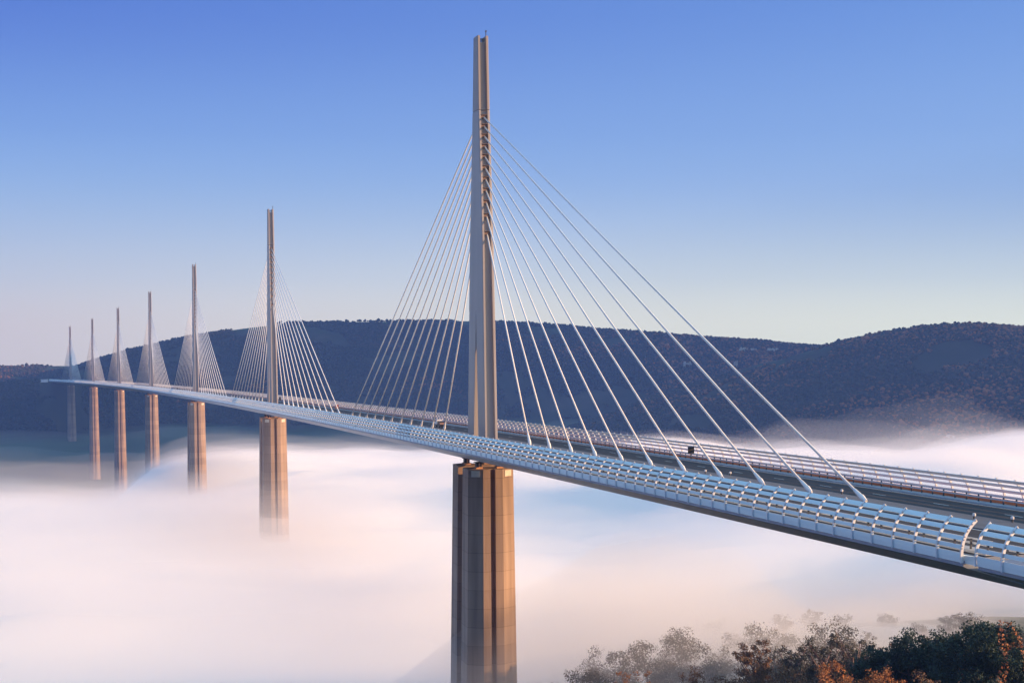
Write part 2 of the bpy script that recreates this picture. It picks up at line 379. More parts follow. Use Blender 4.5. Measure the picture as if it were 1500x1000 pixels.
# ------------------------------------------------------------------ far forest (nobody could count it)
def build_forest():
    n = 620000
    x = rng.uniform(-700, 1900, n); y = rng.uniform(1050, 3060, n)
    z = terrain(x, y)
    e = 6.0
    gx = (terrain(x+e, y)-z)/e; gy = (terrain(x, y+e)-z)/e
    sl = np.hypot(gx, gy)
    v = np.interp(y, vs_s, vs_z)
    dens = fbm(x, y, 120, 4, 31)
    hill = (z > v+14) & (z > -152)
    # only what faces the valley or stands near a crest is ever seen
    az = np.degrees(np.arctan2(x+83, y+300))
    inview = (az > -8) & (az < 40)
    keep = hill & inview & ((sl > 0.10) | (rng.random(n) < 0.35)) & (dens + 0.25*fbm(x, y, 35, 2, 33) > -0.30) & ((gx*(x+83)+gy*(y+300)) > -0.02*np.hypot(x+83, y+300))
    # the clearing about the far abutment
    keep &= ~((np.abs(x+128) < 30) & (y > 2200) & (y < 2420))
    keep &= ~((np.abs(x+108) < 20) & (y > 2025) & (y < 2260))
    x, y, z = x[keep], y[keep], z[keep]
    n = len(x)
    r = rng.uniform(1.3, 2.5, n)*np.exp(0.22*rng.normal(size=n))*(1+0.25*fbm(x, y, 90, 2, 77)); h = r*rng.uniform(1.1, 1.9, n)
    # irregular low-poly crown: three rings of five + tip
    k = 5; rings = [(0.10, 0.55), (0.45, 1.0), (0.80, 0.72)]
    cnt = len(rings)*k+1
    V = np.zeros((n, cnt, 3))
    for i, (fz, fr) in enumerate(rings):
        for j in range(k):
            a = 2*math.pi*(j+0.5*(i % 2))/k + rng.uniform(-.25, .25, n)
            rr = r*fr*rng.uniform(0.7, 1.25, n)
            V[:, i*k+j, 0] = x+np.cos(a)*rr; V[:, i*k+j, 1] = y+np.sin(a)*rr
            V[:, i*k+j, 2] = z+h*(fz+rng.uniform(-.1, .1, n))+0.3
    V[:, -1, 0] = x+rng.uniform(-.3, .3, n)*r; V[:, -1, 1] = y+rng.uniform(-.3, .3, n)*r; V[:, -1, 2] = z+h*rng.uniform(0.95, 1.15, n)
    fl = []
    for i in range(len(rings)-1):
        for j in range(k):
            a, b = i*k+j, i*k+(j+1) % k
            fl += [(a, b, b+k), (a, b+k, a+k)]
    for j in range(k):
        fl.append((2*k+j, 2*k+(j+1) % k, cnt-1))
    fl = np.array(fl)
    F = (np.arange(n)[:, None, None]*cnt + fl[None]).reshape(-1, 3)
    m, nt, b = new_mat('hill_forest')
    geo = N(nt, 'ShaderNodeNewGeometry')
    n1 = N(nt, 'ShaderNodeTexNoise'); n1.inputs['Scale'].default_value = 0.0045; n1.inputs['Detail'].default_value = 6; n1.inputs['Roughness'].default_value = 0.65
    nt.links.new(geo.outputs['Position'], n1.inputs['Vector'])
    wn = N(nt, 'ShaderNodeTexWhiteNoise', noise_dimensions='1D'); nt.links.new(geo.outputs['Random Per Island'], wn.inputs['W'])
    ma = N(nt, 'ShaderNodeMath', operation='MULTIPLY_ADD'); ma.inputs[1].default_value = 0.34
    nt.links.new(wn.outputs['Value'], ma.inputs[0]); nt.links.new(n1.outputs['Fac'], ma.inputs[2])
    # autumn colour gathers on the lower eastern slope, sunlit glow painted into its orange
    sep = N(nt, 'ShaderNodeSeparateXYZ'); nt.links.new(geo.outputs['Position'], sep.inputs[0])
    ex = N(nt, 'ShaderNodeMapRange'); ex.inputs['From Min'].default_value = 500; ex.inputs['From Max'].default_value = 1100
    ex.inputs['To Min'].default_value = -0.10; ex.inputs['To Max'].default_value = 0.11
    nt.links.new(sep.outputs['X'], ex.inputs['Value'])
    ad = N(nt, 'ShaderNodeMath', operation='ADD'); nt.links.new(ma.outputs[0], ad.inputs[0]); nt.links.new(ex.outputs[0], ad.inputs[1])
    r_ = ramp(nt, ad.outputs[0], [(0.35, (0.020, 0.030, 0.030)), (0.66, (0.030, 0.038, 0.032)), (0.80, (0.07, 0.05, 0.034)), (0.94, (0.34, 0.13, 0.05))])
    nt.links.new(r_.outputs['Color'], b.inputs['Base Color']); b.inputs['Roughness'].default_value = 0.9; b.inputs['Specular IOR Level'].default_value = 0.1
    o = link_mesh('forest', np_mesh('forest', V.reshape(-1, 3), F, m))
    tag(o, 'dense blue-shaded forest covering the hills beyond the valley', 'forest', kind='stuff')
    print('forest trees', n)
build_forest()

# ------------------------------------------------------------------ pale rocks on the far slopes
M['rock'] = mat_simple('pale_limestone', (0.40, 0.36, 0.32), 0.9, 0.3, 0.3, bump=0.5)
def rock(x, y, w, h, label, seed):
    rs = np.random.default_rng(seed)
    z = float(terrain(x, y)); o = empty('rock_outcrop', (x, y, z-1.5)); tag(o, label, 'rock outcrop', 'pale rocks on the hillside')
    for part in range(3):
        g = MB(); rings = []; ox = (part-1)*w*0.34; ph = h*rs.uniform(0.7, 1.1)
        for k, f in enumerate((1.15, 1.0, 0.85, 0.5)):
            rings.append([(ox+math.cos(a)*w*0.22*f*rs.uniform(.75, 1.2), math.sin(a)*w*0.16*f*rs.uniform(.75, 1.2), ph*k/3) for a in [2*math.pi*q/9 for q in range(9)]])
        g.loft(rings); g.build('crag', M['rock'], o)
for i, (x, y, w, h, lb) in enumerate([
    (1144, 2233, 20, 9, 'pale rock crag high on the hill, left one of three in a row'),
    (1160, 2225, 14, 8, 'pale rock crag high on the hill, middle one of three in a row'),
    (1195, 2212, 24, 7, 'pale rock crag high on the hill, right one of three in a row'),
    (1096, 2170, 9, 17, 'narrow upright pale crag halfway down the central hill'),
    (1020, 2223, 16, 13, 'pale crag behind the lower ends of the long right hand cables'),
    (943, 1234, 18, 4, 'low pale rock ledge at the fog line on the right hill')]):
    rock(x, y, w, h, lb, 300+i)

# ------------------------------------------------------------------ bridge deck
S0, S1 = -204.0, 2256.0
def srange(a, b, step=17.1):
    n = max(1, int(round((b-a)/step)))
    return [a+(b-a)*i/n for i in range(n+1)]
SS = srange(S0, S1)

deck = empty('bridge_deck', P(0))
tag(deck, 'long pale steel motorway deck curving across the fog on seven piers', 'bridge deck')
deck.location = (0, 0, 0)
girder_prof = [(-16.1, -0.42), (-16.1, -0.85), (-15.7, -1.02), (-2.6, -4.7), (2.6, -4.7), (15.7, -1.02), (16.1, -0.85), (16.1, -0.42), (13.0, -0.06), (-13.0, -0.06)]
g = MB(); g.sweep(girder_prof, SS); g.build('girder', M['deck_steel'], deck)
def roadways(ss, parent):
    for a, b, edges, lane in ((-12.6, -3.2, (-12.2, -3.6), -8.0), (3.6, 12.4, (4.0, 12.0), 8.0)):
        g = MB(); g.sweep([(a, 0.0), (b, 0.0)], ss, closed=False)
        for L in edges: g.sweep([(L-0.11, 0.005), (L+0.11, 0.005)], ss, closed=False, mi=1)
        s = ss[0]
        while s < ss[-1]-10:
            g.sweep([(lane-0.08, 0.005), (lane+0.08, 0.005)], [s, s+3.0], closed=False, mi=1); s += 13.0
        g.build('roadway', [M['asphalt'], M['paint']], parent)
roadways(SS, deck)
g = MB(); g.sweep([(-3.2, -0.05), (-3.2, 0.10), (3.6, 0.10), (3.6, -0.05)], SS); g.build('median_strip', M['median'], deck)
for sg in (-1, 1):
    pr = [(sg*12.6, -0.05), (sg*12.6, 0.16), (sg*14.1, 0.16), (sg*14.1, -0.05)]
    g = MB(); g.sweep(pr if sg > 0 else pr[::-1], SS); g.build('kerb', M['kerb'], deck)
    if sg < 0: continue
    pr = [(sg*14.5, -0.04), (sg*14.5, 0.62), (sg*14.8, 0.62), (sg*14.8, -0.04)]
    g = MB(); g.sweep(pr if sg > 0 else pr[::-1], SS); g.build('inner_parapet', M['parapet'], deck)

# approach beyond the expansion joint
app = empty('approach_deck', (0, 0, 0))
tag(app, 'short approach slab of the motorway beyond the barrier gap at right', 'bridge approach')
SA = srange(-420, -206.0)
g = MB(); g.sweep(girder_prof, SA); g.build('slab', M['deck_steel'], app)
roadways(SA, app)
g = MB(); g.sweep([(-3.2, -0.05), (-3.2, 0.10), (3.6, 0.10), (3.6, -0.05)], SA); g.build('median_strip', M['median'], app)
g = MB()
g.add([P(-203.2, -16.2, -0.55), P(-203.2, -16.28, 0.05), P(-206.2, -15.3, 0.0), P(-206.2, -15.3, -0.75), P(-203.2, -15.9, -0.55), P(-203.2, -15.9, 0.05)],
      [(0, 1, 2, 3), (1, 5, 2), (0, 3, 4), (5, 4, 3, 2), (0, 4, 5, 1)])
g.build('wedge_panel', M['screen'], app)

# ------------------------------------------------------------------ wind barriers
B0, B1, B2 = np.array((16.2, -0.55)), np.array((16.45, 1.5)), np.array((14.95, 2.75))
def arc(t, off=0.0):
    q = (1-t)**2*B0 + 2*t*(1-t)*B1 + t*t*B2
    d = 2*(1-t)*(B1-B0)+2*t*(B2-B1); d = d/np.hypot(*d)
    nrm = np.array((d[1], -d[0]))
    q = q + nrm*off
    return float(q[0]), float(q[1])
slat_bands = [(0.275, 0.365), (0.465, 0.565), (0.665, 0.775), (0.855, 0.99)]
def band_prof(t0, t1, sg, thick=0.05, n=3):
    o = [arc(t0+(t1-t0)*i/n, 0.0) for i in range(n+1)]
    i_ = [arc(t0+(t1-t0)*i/n, -thick) for i in range(n, -1, -1)]
    pr = [(sg*a, b) for a, b in o+i_]
    return pr if sg < 0 else pr[::-1]

def rib_mesh(sg, detail=True, name='rib'):
    g = MB(); n = 9
    o = [arc(i/n, 0.17) for i in range(n+1)]; i_ = [arc(i/n, -0.07) for i in range(n, -1, -1)]
    pr = [(sg*a, b) for a, b in o+i_]
    m = len(pr)
    for dy in (0.075,):
        vs = [(a, -dy, b) for a, b in pr]+[(a, dy, b) for a, b in pr]
        fs = []
        for k in range(n):
            a, b, c, d = k, k+1, m-2-k, m-1-k
            fs.append((a, b, c, d)); fs.append((d+m, c+m, b+m, a+m))
        for k in range(m):
            fs.append((k, (k+1) % m, (k+1) % m+m, k+m))
        g.add(vs, fs)
    if detail:
        for (t0, t1) in slat_bands:
            for t in (t0+0.015, t1-0.015):
                a, b = arc(t, 0.09)
                for sd in (-1, 1):
                    g.tube([(sg*a, sd*0.075, b), (sg*a, sd*0.13, b)], [0.06, 0.05], 6, 1)
    return g.mesh(name, [M['rib'], M['lug']])

RIB = 3.386
def barrier(sa, sb, sg, label, first_detail):
    w = empty('wind_barrier', (0, 0, 0)); tag(w, label, 'wind barrier', 'wind barriers along the deck edges')
    ss = srange(sa, sb)
    for t0, t1 in slat_bands:
        g = MB(); g.sweep(band_prof(t0, t1, sg), ss); g.build('slat', M['screen'], w)
    n = int((sb-sa)/RIB)
    # lower panel, one sheet between each pair of ribs
    g = MB()
    for i in range(n):
        g.sweep(band_prof(0.0, 0.2, sg, 0.06, 2), [sa+i*RIB+0.09, sa+(i+1)*RIB-0.09])
    g.build('lower_panel', M['screen'], w)
    me = rib_mesh(sg)
    far = MB()
    for i in range(n+1):
        s = sa+i*RIB
        if i < first_detail:
            o = link_mesh('rib', me, w); o.location = P(s); 
            c = math.cos(heading(s))
            o.rotation_euler = (math.atan(G), -math.atan(XS), heading(s))
        else:
            for sd in (1,):
                pr = [arc(t, 0.17) for t in (0, .33, .66, 1)]+[arc(t, -0.07) for t in (1, .66, .33, 0)]
                vs = [P(s-0.06, sg*a, b) for a, b in pr]+[P(s+0.06, sg*a, b) for a, b in pr]
                fs = [(0,1,6,7),(1,2,5,6),(2,3,4,5),(15,14,9,8),(14,13,10,9),(13,12,11,10)]
                fs += [(k, (k+1) % 8, (k+1) % 8+8, k+8) for k in range(8)]
                far.add(vs, fs)
    if far.v:
        o = far.build('distant_ribs', M['rib'], w); o['kind'] = 'stuff'
barrier(S0, S1, -1, 'louvred pale blue wind barrier along the near edge of the deck, under the cable ends', 100)
barrier(S0, S1, 1, 'louvred wind barrier along the far edge of the deck, behind the cables', 100)
barrier(-205.9-RIB*12, -205.9+0.01, -1, 'short stretch of wind barrier at the right picture edge, right of the gap', 12)
barrier(-205.9-RIB*12, -205.9+0.01, 1, 'far side wind barrier on the approach slab, outside the deck joint', 12)

# guard rails
def guard(L, sa, sb, label):
    w = empty('guard_rail', (0, 0, 0)); tag(w, label, 'guard rail', 'guard rails along the kerbs')
    ss = srange(sa, sb)
    for z, h, t in ((1.02, 0.13, 0.12), (0.66, 0.16, 0.10)):
        g = MB(); g.sweep([(L-t/2, z-h/2), (L-t/2, z+h/2), (L+t/2, z+h/2), (L+t/2, z-h/2)], ss); g.build('rail', M['rail'], w)
    pm = MB(); pm.box((0, 0, 0.5), 0.12, 0.14, 0.84); me = pm.mesh('post', M['dark_post'])
    far = MB(); i = 0; s = sa+0.4
    while s < sb:
        if i < 100:
            o = link_mesh('post', me, w); o.location = P(s, L+0.13 if L > 0 else L-0.13, 0.08)
        else:
            q = P(s, L+0.13 if L > 0 else L-0.13, 0.58); far.box(q, 0.12, 0.14, 0.84)
        s += 2.3; i += 1
    if far.v:
        o = far.build('distant_posts', M['dark_post'], w); o['kind'] = 'stuff'
guard(13.5, S0, S1, 'twin-rail guard rail with dark posts in front of the far wind barrier')
guard(-13.5, S0, S1, 'twin-rail guard rail just inside the near wind barrier')
guard(13.5, -300, -206.2, 'guard rail on the far kerb of the approach slab')
guard(-13.5, -240, -206.2, 'pale guard rail seen through the barrier gap at right edge')

# ------------------------------------------------------------------ pylons with their cables
H_S = ([-0.6, 3, 43, 70.7, 86.6], [7.2, 7.05, 5.0, 2.4, 1.65])
H_W = ([-0.6, 43, 70.7, 86.6], [1.47, 1.30, 1.29, 1.22])
hs = lambda z: float(np.interp(z, *H_S)); hw = lambda z: float(np.interp(z, *H_W))
slot = lambda z: 1.95*(1-z/28.0)
ANCH = [44.2, 48.0, 50.9, 53.5, 55.9, 58.3, 60.7, 62.9, 65.1, 67.2, 69.2]
DIST = [35.05+12.51*i for i in range(11)]
FL = 0.55; GD = 0.95

def plate(g, sgn, zs, s_out, s_in, mi=0):
    """one side plate of the H section between s_in and s_out (functions of z)"""
    rings = []
    for z in zs:
        w = hw(z); a, b = s_in(z), s_out(z)
        ch = min(0.28, abs(b-a)*0.2); d = 1 if b > a else -1
        q = [(sgn*(w-FL), a, z), (sgn*(w-FL), b, z), (sgn*(w-0.14), b, z), (sgn*w, b-d*ch, z), (sgn*w, a+d*ch*0.3, z), (sgn*(w-0.06), a, z)]
        rings.append(q)
    g.loft(rings, mi)

def web(g, zs, s_out, s_in, mi=0):
    rings = []
    for z in zs:
        w = hw(z)-FL; a, b = s_in(z), s_out(z)
        rings.append([(-w, a, z), (-w, b, z), (w, b, z), (w, a, z)])
    g.loft(rings, mi)

def make_pylon_meshes():
    d = {}
    for nm, sg in (('near', -1), ('far', 1)):
        g = MB(); zs = [-0.3, 3, 10, 19, 27.9]
        for w_ in (-1, 1):
            plate(g, w_, zs, lambda z: sg*hs(z), lambda z: sg*slot(z))
        web(g, zs, lambda z: sg*(hs(z)-GD), lambda z: sg*(slot(z)+0.35))
        d[nm] = g.mesh('leg', M['mast_steel'])
    g = MB(); zs = [27.9, 35, 43, 57, 70.6]
    for w_ in (-1, 1):
        plate(g, w_, zs, lambda z: -hs(z), lambda z: hs(z))
    web(g, zs, lambda z: -(hs(z)-GD), lambda z: hs(z)-GD)
    d['shaft'] = g.mesh('shaft', M['mast_steel'])
    g = MB(); zs = [70.75, 86.5]
    for w_ in (-1, 1):
        plate(g, w_, zs, lambda z: -hs(z), lambda z: hs(z))
    web(g, [70.75, 85.2], lambda z: -(hs(z)-0.8), lambda z: hs(z)-0.8)
    d['head'] = g.mesh('mast_head', M['head_steel'])
    # small rails and a lamp across the top
    g = MB()
    for y in (-0.7, 0.0, 0.7):
        g.tube([(-0.67, y, 86.0), (0.67, y, 86.0)], 0.06, 5); g.tube([(-0.67, y, 85.6), (0.67, y, 85.6)], 0.05, 5)
    g.tube([(1.0, -0.4, 86.5), (1.0, -0.4, 87.6)], 0.09, 5); g.box((1.0, -0.4, 87.7), 0.3, 0.3, 0.3)
    d['rail'] = g.mesh('top_rail', M['dark_post'])
    for sg in (-1, 1):
        for i, z in enumerate(ANCH):
            g = MB(); s = sg*(hs(z)-GD+0.32)
            g.box((0, s, z), 1.30, 0.62, 0.5); g.box((0, s-sg*0.02+sg*0.2, z+0.42), 1.46, 1.0, 0.09)
            g.box((0.62, s+sg*0.24, z+0.05), 0.12, 0.5, 0.9)
            d['anch', sg, i] = g.mesh('anchor_box', M['bracket'])
    for sg in (-1, 1):
        for i, (z, di) in enumerate(zip(ANCH, DIST)):
            a = Vector((0, sg*(hs(z)-GD+0.3), z)); b = Vector((0, sg*di, G*sg*di+0.15)); 
            g = MB(); g.tube([a, b], 0.168, 7); d['cable', sg, i] = g.mesh('stay_cable', M['cable'], True)
            u = (a-b).normalized(); g = MB()
            g.tube([b, b+u*0.7, b+u*1.1, b+u*1.2, b+u*2.6, b+u*2.8], [0.21, 0.31, 0.33, 0.27, 0.20, 0.17], 8)
            d['sock', sg, i] = g.mesh('anchor_socket', M['cable'], False)
    return d
PM = make_pylon_meshes()
pylon_labels = [
    'nearest and by far the largest pylon, rising tall from the deck at picture centre',
    'second nearest pylon, left of the huge central one, its cable fan against the hill',
    'third pylon from the front, its top well above the hill ridge, left of the second',
    'fourth pylon from the front, between the third and the three small far ones',
    'fifth pylon from the front, standing where the hill ridge comes down behind its cables',
    'sixth pylon from the front, last but one, warm lit, next to the bluish last one',
    'farthest and smallest pylon at the far left end, bluish in shade']
for i in range(7):
    s = 342.0*i
    r = empty('bridge_pylon', P(s), heading(s))
    tag(r, pylon_labels[i], 'bridge pylon', 'pylons standing along the deck')
    link_mesh('leg', PM['near'], r); link_mesh('leg', PM['far'], r)
    link_mesh('shaft', PM['shaft'], r); link_mesh('mast_head', PM['head'], r); link_mesh('top_rail', PM['rail'], r)
    for sg in (-1, 1):
        for k in range(11):
            link_mesh('anchor_box', PM['anch', sg, k], r)
            c = link_mesh('stay_cable', PM['cable', sg, k], r)
            if i < 3: link_mesh('anchor_socket', PM['sock', sg, k], c)

# ------------------------------------------------------------------ piers
def col_ring(h, z, sg, full=False):
    w = 5.0+0.0125*h; e = 8.25+0.016*h; c = 1.6+0.004*h; f = 2.15+0.004*h
    q = [(-w, -e+c), (-f, -e), (-.55, -e), (-.55, -e+1.3), (.55, -e+1.3), (.55, -e), (f, -e), (w, -e+c)]
    if full:
        q = q+[(-a, -b) for a, b in q]
    else:
        k = max(0.05, 1.95*(1-max(0, h-40)/50.0)) if h > 40 else 1.95
        q = q+[(w, -k), (-w, -k)]
        if sg > 0: q = [(-a, -b) for a, b in q]
    return [(a, b, z) for a, b in q]

pier_labels = [
    'nearest pier, thick and split in two columns, below the huge central pylon',
    'second nearest pier, left of the nearest one, its foot lost in bright fog',
    'third pier from the front, one side glowing orange, foot just in the fog',
    'fourth pier from the front, below the fourth pylon, fading into mist',
    'fifth pier from the front, slim and pinkish, between its two like neighbours',
    'sixth pier from the front, last one with a sunlit side, beside the bluish pier',
    'farthest pier, pale blue all over, standing clear of the fog on the slope']
for i in range(7):
    s = 342.0*i; base = P(s)
    gz = float(terrain(base[0], base[1]))-4 - base[2]
    r = empty('bridge_pier', (base[0], base[1], base[2]), heading(s))
    tag(r, pier_labels[i], 'bridge pier', 'concrete piers under the deck')
    top = -6.1
    H = top-gz
    hsplit = min(90.0, H)
    hh = [x for x in (0, 20, 40, 60, 75, 89.9) if x < hsplit-1]+[hsplit]
    for sg in (-1, 1):
        g = MB(); g.loft([col_ring(h, top-h, sg) for h in hh][::-1])
        g.build('column', M['concrete'], r)
        g = MB()
        for lx in (-3.4, 3.4):
            pass
    if H > 91:
        g = MB(); g.loft([col_ring(h, top-h, 1, True) for h in (H, (H+90)/2, 90.02)]); g.build('lower_shaft', M['concrete'], r)
    for sg in (-1, 1):
        for lx in (-2.3, 2.3):
            g = MB(); g.box((lx, sg*5.0, top+0.18), 1.5, 2.0, 0.36, 1); g.box((lx, sg*5.0, top+0.82), 1.1, 1.4, 0.92, 0)
            g.box((lx, sg*5.0, top+1.34), 1.7, 1.9, 0.12, 0)
            for dy in (-0.85, 0.85): g.tube([(lx, sg*5.0+dy, top+0.36), (lx, sg*5.0+dy, top+1.2)], 0.16, 6, 1)
            g.build('bearing', [M['bearing'], M['bearing_orange']], r)
    # pale panels near the column heads, on the chamfers
    for sx in (-1, 1):
        g = MB(); a = math.atan2(1.6, 2.85)*sx
        cx, cyy = sx*(2.15+5.0)/2, -(8.25-0.8)
        g.box((cx+sx*0.0+math.sin(a)*0.03*sx*sx, cyy-0.04, top-0.9), 1.9, 0.10, 1.3, 0, a)
        g.build('head_panel', M['concrete_pale'], r)

# ------------------------------------------------------------------ vehicles and small things on the deck
def wheel(parent, x, y, r=0.36):
    g = MB(); g.tube([(x-0.12, y, r), (x+0.12, y, r)], r, 14); w = g.build('wheel', M['tyre'], parent)
    g = MB(); sx = 1 if x > 0 else -1
    g.tube([(x+sx*0.121, y, r), (x+sx*0.14, y, r)], [r*0.6, r*0.5], 10); g.build('rim', M['rail'], w)

def car_body(parent, paint):
    g = MB()
    st = [(-2.1, .55, .35, .62), (-2.0, .80, .30, .80), (-1.2, .95, .25, .86), (0.6, .93, .25, .87), (1.9, .78, .28, .80), (2.1, .60, .38, .62)]
    rings = []
    for y, zt, zb, w in st:
        rings.append([(-w, y, zb), (-w*1.02, y, (zt+zb)/2), (-w*.92, y, zt), (w*.92, y, zt), (w*1.02, y, (zt+zb)/2), (w, y, zb)])
    g.loft(rings); b = g.build('body', paint, parent)
    g = MB(); rings = []
    for y, z, w in ((-1.75, .90, .72), (-1.1, 1.42, .58), (0.1, 1.46, .58), (0.95, .92, .72)):
        rings.append([(-w, y, z), (w, y, z), (w*1.04, y, .86), (-w*1.04, y, .86)])
    g.loft(rings); g.build('cabin_glass', M['glass'], parent)
    g = MB(); g.box((0, -0.5, 1.475), 1.14, 1.25, 0.05); g.build('roof', paint, parent)
    for x in (-.8, .8):
        for y in (-1.3, 1.3): wheel(parent, x, y, 0.32)

def place(s, L, z=0.02, name='car', rz=0.0):
    o = empty(name, P(s, L, z), heading(s)+rz); return o

t = place(60, 5.4, name='pickup_truck')
tag(t, 'small dark truck with white cab on the deck just left of the central pylon', 'truck')
g = MB(); g.box((0, 0.2, 0.62), 1.7, 5.0, 0.34); g.box((0, -2.32, 0.55), 1.75, 0.12, 0.3); g.build('chassis', M['dark_paint'], t)
g = MB()
rings = [[(-.82, y, .80), (.82, y, .80), (.82*k, y, zt), (-.82*k, y, zt)] for y, zt, k in ((0.9, 2.0, .86), (1.9, 2.0, .86), (2.45, 1.45, .95), (2.9, 1.2, .97))]
g.loft(rings); c = g.build('cab', M['white_paint'], t)
g = MB(); g.add([(-.66, 1.98, 1.93), (.66, 1.98, 1.93), (.72, 2.42, 1.50), (-.72, 2.42, 1.50)], [(0, 3, 2, 1)]); 
for k in range(4): g.v[k] = (g.v[k][0], g.v[k][1]+0.02, g.v[k][2]+0.02)
g.build('windscreen', M['glass'], c)
g = MB(); g.box((0, -0.85, 0.88), 1.72, 3.2, 0.18); g.build('load_bed', M['dark_paint'], t)
g = MB(); g.box((0, -1.0, 1.22), 1.5, 2.5, 0.5); g.build('crate_box', M['load'], t)
g = MB(); g.box((0, -1.0, 1.62), 1.56, 2.56, 0.3); g.build('dark_cover', M['dark_paint'], t)
for x in (-.78, .78):
    for y in (-1.4, 1.9): wheel(t, x, y, 0.38)

c1 = place(905, 9.8); tag(c1, 'dark car, a small dark speck on the deck left of the third pylon', 'car'); car_body(c1, M['dark_paint'])
c2 = place(1575, 6.2); tag(c2, 'white car, a bright speck on the deck between the fifth and sixth pylons', 'car'); car_body(c2, M['white_paint'])

def sign(s, L, w, h, zc, label, post_top):
    o = place(s, L, 0.16, 'sign_panel'); tag(o, label, 'road sign', 'dark sign panels on the far kerb')
    g = MB(); g.box((0, 0, zc), w, 0.08, h); g.box((0, 0.0, zc), w+0.06, 0.05, h+0.06, 1); g.build('panel', [M['black'], M['dark_post']], o)
    g = MB(); g.tube([(0, 0.10, 0), (0, 0.10, post_top)], 0.05, 6); g.build('post', M['dark_post'], o)
sign(-82.6, 13.2, 1.06, 1.1, 1.50, 'square black sign panel in front of the far barrier, right of the central pylon', 2.0)
sign(399.6, 11.9, 0.75, 1.6, 1.3, 'narrow dark sign panel close beside the foot of the second pylon', 2.0)

o = place(250, 12.0, 0.02, 'emergency_box'); tag(o, 'small orange emergency box in front of the far barrier, between first and second pylon', 'emergency box')
g = MB(); g.box((0, 0, 1.0), 1.1, 0.7, 1.5); g.build('cabinet', M['orange'], o)
g = MB(); g.box((0, 0, 0.12), 0.9, 0.6, 0.22); g.build('plinth', M['kerb'], o)
g = MB(); g.box((0, 0, 1.78), 1.2, 0.8, 0.06); g.build('lid', M['orange'], o)

dl = ['white delineator post on the median, leftmost of the five, right below the black sign',
      'white delineator post on the median, second from the left of the five',
      'white delineator post beside the foot of the longest cable',
      'white delineator post right above the barrier gap',
      'white delineator post at the right picture edge']
for (s, L), lb in zip([(-114.6, 1.5), (-119, 3.3), (-150, 3.3), (-179.3, 1.5), (-182.9, 3.3)], dl):
    o = place(s, L, 0.10, 'delineator_post'); tag(o, lb, 'delineator post', 'delineator posts on the median')
    g = MB(); g.tube([(0, 0, 0), (0, 0, 0.30)], 0.09, 8); g.build('stem', M['dark_post'], o)
    g = MB(); g.tube([(0, 0, 0.30), (0, 0, 0.52), (0, 0, 0.56)], [0.17, 0.17, 0.09], 8); g.build('reflector', M['white_paint'], o)

# far abutment building on the slope at the left
q = (-150, 2262); gz = float(terrain(*q))
o = empty('abutment_building', (q[0], q[1], gz)); tag(o, 'tiny pale service building at the far left end of the deck', 'building')
g = MB(); g.box((0, 0, 1.8), 11, 7, 4.6); g.build('wall', M['white_paint'], o)
g = MB(); g.box((0, 0, 4.3), 12.4, 8.4, 0.4); g.build('roof', M['kerb'], o)

# ------------------------------------------------------------------ near trees at lower right
def leaf_cloud(centres, radii, per, size, rs, flat=0.75):
    n = len(centres)*per
    c = np.repeat(np.array(centres), per, 0); rr = np.repeat(np.array(radii), per)
    d = rs.normal(size=(n, 3)); d /= np.linalg.norm(d, axis=1)[:, None]
    rad = rr*rs.random(n)**0.45
    p = c+d*rad[:, None]*np.array((1, 1, flat))
    a = rs.normal(size=(n, 3)); a /= np.linalg.norm(a, axis=1)[:, None]
    b = np.cross(a, rs.normal(size=(n, 3))); b /= np.linalg.norm(b, axis=1)[:, None]
    sz = size*rs.uniform(0.6, 1.3, n)[:, None]
    V = np.stack([p-a*sz, p+b*sz*0.55, p+a*sz, p-b*sz*0.55], 1).reshape(-1, 3)
    F = np.arange(n*4).reshape(-1, 4)
    return V, F

def branches(rs, h, spread, nlimb, twigs, r0=0.28, up=0.5):
    g = MB(); tips = []
    trunk = [Vector((0, 0, -1.0))]
    for k in range(1, 6):
        trunk.append(Vector((rs.uniform(-.3, .3)*k*0.3, rs.uniform(-.3, .3)*k*0.3, h*0.62*k/5)))
    g.tube(trunk, [r0*(1-0.13*k) for k in range(6)], 7)
    for i in range(nlimb):
        t = rs.uniform(0.3, 1.0); k = min(4, int(t*5)); a = trunk[k].lerp(trunk[k+1], t*5-k)
        ang = 2*math.pi*(i/nlimb)+rs.uniform(-.5, .5)
        L = spread*rs.uniform(0.6, 1.0)*(1.15-0.4*t)
        e = a+Vector((math.cos(ang)*L, math.sin(ang)*L, L*up+rs.uniform(0.1, 0.5)*h*0.35))
        m = a.lerp(e, 0.5)+Vector((0, 0, -0.08*L))
        g.tube([a, m, e], [r0*.42, r0*.27, r0*.11], 5)
        tips.append(e)
        for j in range(twigs):
            b = m.lerp(e, rs.uniform(-0.5, 1.0)); l2 = L*rs.uniform(.25, .5); an = rs.uniform(0, 6.28)
            f = b+Vector((math.cos(an)*l2*.7, math.sin(an)*l2*.7, l2*rs.uniform(.2, 1.0)))
            g.tube([b, f], [r0*.13, r0*.045], 4); tips.append(f)
    return g, tips

